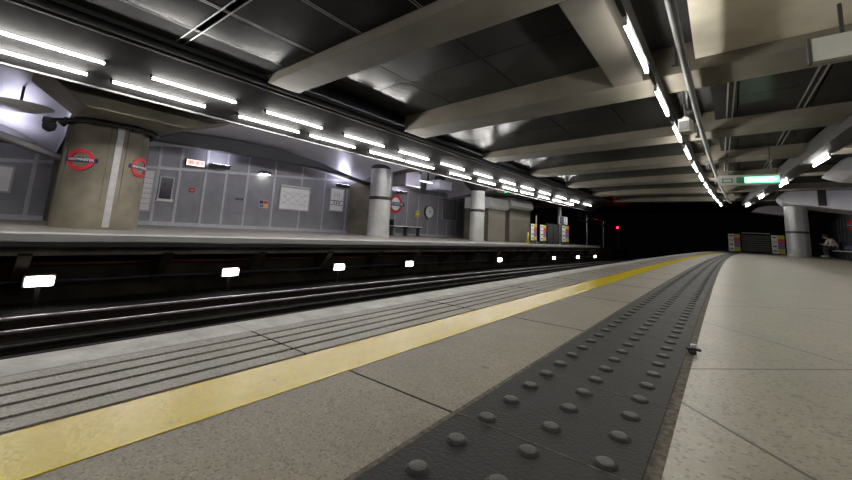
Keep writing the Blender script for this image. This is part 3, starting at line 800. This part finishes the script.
B(-.03,.03,.3,.36,.07,.5).build('hanger','dark',pd); B(-.03,.03,.85,.91,.07,.5).build('hanger','dark',pd)
# kiosks
def kiosk(y0,y1,z1,z2,label):
    o=empty('kiosk',W(-10.6,(y0+y1)/2,zop(-10)-.02),heading(y0),label,'kiosk'); L=y1-y0; zb=.0
    B(-.7,.75,-L/2,L/2,0,z1).build('body','tan',o,bevel=.02)
    m=MB(); m.prism([(-.7,z1),(.78,z1),(.95,z1+.12),(.85,z2),(-.7,z2)],-L/2-.02,L/2+.02,None); m.build('canopy','white',o,bevel=.02)
    B(.75,.765,-L/2+.1,L/2-.1,.1,z1-.1).build('shutter','tan',o)
    m=MB(); m.box(.75,.775,-L/2,-L/2+.06,0,z1); m.box(.75,.775,L/2-.06,L/2,0,z1); m.build('frame','dark',o)
kiosk(17.15,19.15,1.72,2.3,'tan kiosk with silver canopy beside the second white column')
kiosk(19.45,22.2,1.95,2.52,'longer tan kiosk with silver canopy beside the coloured boards')
o=empty('wet_floor_cone',W(-9.5,21.15,zop(-9.5)),.3,'yellow warning cone standing before the tan kiosks','cone')
m=MB(); m.lathe((0,0,0),[(.11,.03),(.09,.06),(.035,.6),(.02,.62)],16); m.build('cone','yellow_flat',o,smooth=True)
B(-.15,.15,-.15,.15,0,.03).build('base','yellow_flat',o,bevel=.01)
# green lit sign above
o=empty('lit_sign',W(-8.95,17.4,2.56),PI/2,'small green lit exit sign under the trough over the kiosks','exit sign')
B(-.95,.95,-.06,.06,0,.26).build('case','sign_grey',o,bevel=.01)
B(-.35,.35,-.07,-.06,.06,.2).build('green_panel','exit_green',o)
B(-.05,.05,-.03,.03,.26,.5).build('bracket','dark',o)
# coloured boards
def board(loc,rotz,w,h,label,lift):
    o=empty('display_board',loc,rotz,label,'display board','boards with coloured squares')
    B(-w/2,w/2,0,.05,lift,lift+h).build('panel','lamp_case',o,bevel=.006)
    m=MB(); m.box(-w/2+.06,-w/2+.1,0,.04,0,lift); m.box(w/2-.1,w/2-.06,0,.04,0,lift); m.box(-w/2,w/2,-.1,.14,0,.03); m.build('feet','lamp_case',o)
    ws=B(-w/2+.01,-.01,-.008,0,lift+.01,lift+h-.01).build('white_strip','white',o)
    hh=(h-.02)/4; tt=lift+h-.01
    rows=((.20,'yellow_flat'),(.30,'red_flat'),(.26,'purple_flat'),(.24,'yellow_flat'))
    z=tt
    for fr,m in rows:
        d=fr*(h-.02); B(.0,w/2-.01,-.008,0,z-d+.004,z).build('colour_panel',m,o); z-=d
    for k,m in enumerate(('green_flat','sign_grey','blue','green_flat')):
        zz=tt-hh*(k+.6); B(-w/2+w*.12,-w*.08,-.011,-.008,zz,zz+hh*.28).build('mark',m,ws)
    return o
for i,(yy,w,h,lift,lab) in enumerate(((20.72,.78,.95,.18,'coloured display board just past the tan kiosks, leftmost of three'),(22.0,.84,.95,.18,'coloured display board, middle of the three on the opposite platform'),(25.5,1.2,1.1,.16,'coloured display board below the number sign'))):
    board(W(-8.95,yy,zop(-8.95)),PI/2+heading(yy),w,h,lab,lift)
o=empty('barrier_panel',W(-9.05,23.7,zop(-9.05)),PI/2+heading(23.7),'dark hoarding between the coloured boards on the opposite platform','barrier')
B(-.9,.9,0,.06,.1,1.25).build('sheet','lamp_case',o); m=MB()
for xx in (-.9,0,.85): m.box(xx,xx+.05,-.03,.09,0,1.3)
m.build('post','dark',o)
tag(MB().tube([W(-9.1,21.35,zop(-9.1)),W(-9.1,21.35,1.75)],.035,8).build('pole','strip',smooth=True),'thin pale pole standing behind the coloured boards','pole')
# number sign
o=empty('number_sign',W(-8.98,25.3,1.42),PI/2+heading(25),'square sign with the numbers 1 and 2 hanging over a coloured board','sign')
B(-.66,.66,0,.06,0,.52).build('panel','white',o,bevel=.01)
B(-.64,-.02,-.008,0,.02,.50).build('blue_square','blue',o)
text('1',.5,'numeral','white',o,(-.33,-.01,.26)); text('2',.5,'numeral','blue',o,(.32,-.004,.26))
B(-.05,.05,.06,.17,.1,.4).build('bracket','dark',o)
# gantry frame beyond the opposite platform
o=empty('cable_gantry',W(-9.75,33,-1.1),0,'thin pale metal frame beyond the end of the opposite platform','frame')
for yy,z1 in ((-1.2,3.6),(4.2,3.4)): MB().tube([(0,yy,0),(0,yy,z1)],.03,8).build('upright','trim',o,smooth=True)
for zz in (3.1,3.4): MB().tube([(0,-3.6,zz),(0,8.5,zz)],.028,8).build('rail','trim',o,smooth=True)
# signal
o=empty('track_signal',W(-9.35,39.,-1.10),0,'signal showing a red light in the dark tunnel','signal')
MB().tube([(0,0,0),(0,0,2.75)],.05,10).build('post','lamp_case',o,smooth=True)
B(-.16,.16,-.02,.18,2.55,3.2).build('head','lamp_case',o,bevel=.02)
MB().cyl((0,-.06,2.92),.085,.085,.05,20,axis='y').build('red_lens','signal_red',o)
m=MB(); m.cyl((0,-.18,2.92),.12,.12,.16,20,axis='y',cap=False); m.build('hood','lamp_case',o)
# dish, camera and spot left of the broad column
o=empty('ceiling_dish',W(-10.6,.62,2.37),0,'pale round dish lamp hanging left of the broad concrete column','lamp')
m=MB(); m.lathe((0,0,0),[(.05,-.09),(.30,-.05),(.46,.02),(.48,.04),(.30,.0),(.05,-.04)],32); q=m.build('dish','white',o,smooth=True); q.rotation_euler=(0,0,0)
MB().tube([(0,0,-.05),(0,0,.5)],.02,8).build('stem','dark',o,smooth=True)
MB().cyl((.1,.0,.03),.06,.05,.04,16).build('boss','white',o)
o=empty('security_camera',W(-10.0,1.0,2.0),.6,'dark security camera on a bracket at the left of the broad concrete column head','security camera')
m=MB(); m.lathe((0,0,0),[(.02,-.1),(.085,-.06),(.1,0),(.1,.06),(.05,.08)],20); m.build('dome','ink',o,smooth=True)
m=MB(); m.cyl((-.02,0,.08),.1,.09,.09,20); m.build('mount','lamp_case',o,smooth=True)
B(0,.3,-.03,.03,.12,.17).build('bracket','dark',o)
# ================================================================== RIGHT PLATFORM END
struct(B(5.25,5.45,Y0,Y1,0,3.7,seg=2).build('wall_right','wall',warp=True),'grey wall along the back of the right platform')
rw=MB()
for k in range(26): rw.box(5.235,5.25,1+1.6*k,1.06+1.6*k,0,2.8)
struct(rw.build('trim_17','batten',warp=True),'battens on the right wall')
# silver-clad transverse heads over the right platform
def head(y0,y1,prof,label):
    o=MB(); o.prism(prof,y0,y1,None)
    return struct(o.build('ceiling_head','silver',warp=True,bevel=.05),label)
head(26.4,28.8,[(1.70,3.06),(1.91,2.78),(2.3,2.68),(2.94,2.61),(3.45,2.51),(4.31,2.37),(5.25,2.3),(5.25,3.45),(4.40,3.50),(3.53,3.56),(3.18,3.60),(2.72,3.61),(2.46,3.58),(2.03,3.36)],'silver swept head above the grey column on the right platform')
struct(B(3.2,3.5,26.34,26.42,2.62,3.54).build('ceiling_recess_shade','dark',warp=True),'dark slab painted as a shaded recess on the silver head')  # flat dark slab on the face stands in for a recess in shade
head(36.6,38,[(.41,3.0),(.96,2.92),(2.07,2.77),(3.2,2.72),(3.2,3.47),(2.11,3.47),(1.37,3.51),(.88,3.38)],'farther silver swept head over the end of the right platform')
head(17.,19.,[(2.58,3.0),(2.75,2.92),(3.04,2.82),(4.0,2.7),(5.25,2.6),(5.25,3.5),(3.6,3.55),(3.09,3.43),(2.82,3.27)],'nearest silver swept head cut by the right edge of the photo')
clad_column(2.42,27.6,.46,2.66,0,'clad column toned grey for dim light, on the right platform between end board and seated person',bz=1.30,m='column_dimmed',cap=False)
for i,(xx,yy,zz) in enumerate(((4.97,12.5,2.05),(4.97,20.5,2.0),(4.97,24.5,2.0),(4.97,31.5,2.0))):  # unseen wall lamps added to light up the silver cladding
    q=copy_tree(ul); q.location=W(xx,yy,zz); q.rotation_euler=(0,0,PI+heading(yy)); tag(q,'added uplighter on the right wall, %s from the near end'%ORD[i],'uplighter','added uplighters on the right wall')
o=empty('roundel_sign',(6.14,31.0,1.90),heading(31),'red roundel station sign projecting from the right wall at the edge of the photo','station sign'); flat_roundel(o,.42); B(.36,.42,-.03,.0,-.05,.05).build('bracket','lamp_case',o)
# end barrier with two boards
board(W(-.61,36,0),heading(36),.70,1.28,'coloured display board at the far platform end, left of the dark barrier',.05)
board(W(1.80,36,0),heading(36),.70,1.28,'coloured display board at the far platform end, beside the grey column',.05)
o=empty('barrier_panel',W(.60,36.1,0),heading(36),'dark louvred barrier with a pale top rail closing the platform end','barrier')
for k in range(8): B(-.76,.76,0,.04,.12+.15*k,.23+.15*k).build('slat','lamp_case',o)
m=MB(); m.box(-.8,-.76,-.02,.08,0,1.45); m.box(.76,.8,-.02,.08,0,1.45); m.build('post','dark',o)
B(-.76,.76,-.01,.05,1.40,1.44).build('top_rail','strip',o)
# bench on the right, bag, person
bl=W(4.22,28.6,0); bx=bl.x
bench((5.15,28.9,0),PI/2,3.2,'pale topped bench on the right platform with a person seated at its far end',3,'white')
o=empty('bag',(5.2,27.75,.46),.2,'dark blue bundle lying on the right-hand bench','bag')
m=MB(); m.lathe((0,0,0),[(.05,.0),(.24,.02),(.27,.12),(.22,.26),(.1,.33),(.03,.35)],20); m.build('bundle','bag',o,smooth=True)
MB().tube([(-.12,0,.28),(-.06,0,.42),(.06,0,.42),(.12,0,.28)],.014,8).build('strap','ink',o,smooth=True)
# person: skinned figure, seated facing -x (local +x forward, rotated)
def skin(name, verts, edges, radii, m, parent, root=0, sub=1):
    me=bpy.data.meshes.new(name); me.from_pydata(verts,edges,[])
    o=bpy.data.objects.new(name,me); C.objects.link(o); o.parent=parent; me.materials.append(M[m])
    bm=bmesh.new(); bm.from_mesh(me); lay=bm.verts.layers.skin.verify()
    for v,r in zip(bm.verts,radii):
        rr=r if isinstance(r,tuple) else (r,r); v[lay].radius=rr; v[lay].use_root=(v.index==root)
    bm.to_mesh(me); bm.free()
    s=o.modifiers.new('skin','SKIN'); s.use_smooth_shade=True
    u=o.modifiers.new('sub','SUBSURF'); u.levels=sub; u.render_levels=sub
    return o
pn=empty('person',(5.08,30.1,.055),PI+.25,'person in pale top and dark trousers sitting bent forward on the right-hand bench','person')
# local: +x forward, +y to the person's left, z up
V=[(0,0,.56),(.06,0,.70),(.16,0,.84),(.27,0,.96),(.33,0,1.03),(.40,0,1.07)]                 # 0-5 pelvis..neck..head base
E=[(0,1),(1,2),(2,3),(3,4),(4,5)]; Rr=[(.15,.13),(.14,.11),(.16,.11),(.15,.10),(.06,.06),(.055,.055)]
V += [(.45,0,1.11),(.52,0,1.13)]; E += [(5,6),(6,7)]; Rr += [(.085,.09),(.07,.08)]           # head
for s in (1,-1):
    i=len(V)
    V += [(.08,s*.10,.53),(.30,s*.13,.54),(.48,s*.14,.53),(.46,s*.14,.30),(.44,s*.14,.10),(.46,s*.14,.055),(.62,s*.15,.04)]
    E += [(0,i),(i,i+1),(i+1,i+2),(i+2,i+3),(i+3,i+4),(i+4,i+5),(i+5,i+6)]; Rr += [.10,.085,.065,.058,.045,.045,.035]
    i=len(V)
    V += [(.27,s*.19,.95),(.33,s*.24,.78),(.38,s*.24,.66),(.52,s*.16,.70),(.64,s*.08,.74)]
    E += [(3,i),(i,i+1),(i+1,i+2),(i+2,i+3),(i+3,i+4)]; Rr += [.065,.052,.045,.038,.028]
body=skin('body',V,E,Rr,'skin',pn,0,2)
# clothing as slightly larger skins
V=[(0,0,.56),(.06,0,.70),(.16,0,.84),(.27,0,.96),(.32,0,1.01)]; E=[(0,1),(1,2),(2,3),(3,4)]; Rr=[(.165,.145),(.155,.125),(.175,.125),(.165,.115),(.075,.075)]
for s in (1,-1):
    i=len(V); V += [(.27,s*.19,.95),(.33,s*.24,.78),(.38,s*.24,.66),(.50,s*.17,.695)]; E += [(3,i),(i,i+1),(i+1,i+2),(i+2,i+3)]; Rr += [.078,.064,.056,.048]
skin('shirt',V,E,Rr,'shirt',pn,0,2)
V=[(0,0,.57),(-.01,0,.50)]; E=[(0,1)]; Rr=[(.175,.15),(.15,.1)]
for s in (1,-1):
    i=len(V); V += [(.08,s*.10,.53),(.30,s*.13,.54),(.48,s*.14,.53),(.46,s*.14,.30),(.44,s*.14,.11)]; E += [(0,i)]+[(i+k,i+k+1) for k in range(4)]; Rr += [.115,.10,.08,.073,.065]
skin('trousers',V,E,Rr,'trouser',pn,0,2)
for s in (1,-1): skin('shoe',[(.42,s*.14,.06),(.5,s*.145,.05),(.65,s*.155,.045)],[(0,1),(1,2)],[(.055,.05),(.052,.045),(.045,.038)],'shoe',pn,0,2)
hd=MB(); hd.lathe((.44,0,1.13),[(.105,.0),(.11,.05),(.09,.10),(.05,.13),(.01,.138)],20); hd.build('hair','hair',pn,smooth=True)
MB().lathe((.575,0,1.09),[(.012,-.02),(.018,0),(.006,.02)],8).build('nose','skin',pn,smooth=True)
for s in (1,-1):
    MB().lathe((.565,s*.034,1.125),[(.004,-.009),(.011,0),(.004,.009)],8).build('eye','ink',pn,smooth=True)
    MB().lathe((.455,s*.095,1.10),[(.008,-.03),(.02,0),(.01,.03)],8).build('ear','skin',pn,smooth=True)
    for k,(dy,L) in enumerate(((-.025,.07),(-.008,.08),(.009,.075),(.025,.06))):
        skin('finger',[(.64,s*.08+dy,.74),(.64+L*.6,s*.07+dy,.745),(.64+L*.9,s*.06+dy,.72)],[(0,1),(1,2)],[.010,.009,.008],'skin',pn,0,1)
    skin('thumb',[(.63,s*.06,.74),(.66,s*.035,.76),(.69,s*.03,.755)],[(0,1),(1,2)],[.011,.010,.009],'skin',pn,0,1)
B(.535,.56,-.03,.03,1.055,1.065).build('mouth','red',pn,bevel=.003)
o=empty('rucksack',(5.27,30.1,.46),PI+.25,'dark rucksack standing on the bench behind the seated person','bag')
m=MB(); m.box(-.15,.02,-.17,.17,0,.48); m.build('pack','jacket',o,bevel=.05)
B(-.19,-.14,-.12,.12,.05,.25).build('pocket','jacket',o,bevel=.02)
MB().tube([(0,-.06,.47),(0,-.03,.53),(0,.03,.53),(0,.06,.47)],.012,8).build('handle','ink',o,smooth=True)

# ================================================================== WORLD, CAMERA
w=bpy.data.worlds.new('World'); bpy.context.scene.world=w; w.use_nodes=True
w.node_tree.nodes['Background'].inputs['Color'].default_value=(.0006,.0006,.0007,1)
w.node_tree.nodes['Background'].inputs['Strength'].default_value=1.
yaw,pitch,roll,f,px,py=YPRF=(0.657932128,0.145088590,0.0517775354,372.890434,432.673398,175.911378)
cy,sy=math.cos(yaw),math.sin(yaw)
fwd=Vector((-sy*math.cos(pitch),cy*math.cos(pitch),math.sin(pitch)))
right=Vector((cy,sy,0)); up=right.cross(fwd)
r2=right*math.cos(roll)+up*math.sin(roll); u2=-right*math.sin(roll)+up*math.cos(roll)
mw=Matrix((( r2.x,u2.x,-fwd.x,0),(r2.y,u2.y,-fwd.y,0),(r2.z,u2.z,-fwd.z,.42),(0,0,0,1)))
cd=bpy.data.cameras.new('camera'); co=bpy.data.objects.new('camera',cd); C.objects.link(co); co.matrix_world=mw
cd.sensor_width=36; cd.sensor_fit='HORIZONTAL'; cd.lens=36*f/852; cd.clip_start=.02; cd.clip_end=300
cd.shift_x=(426-px)/852; cd.shift_y=(py-240)/852
sc=bpy.context.scene; sc.camera=co
sc.view_settings.view_transform='Standard'; sc.view_settings.look='None'; sc.view_settings.gamma=1; sc.view_settings.use_curve_mapping=False
sc.view_settings.exposure=-.0
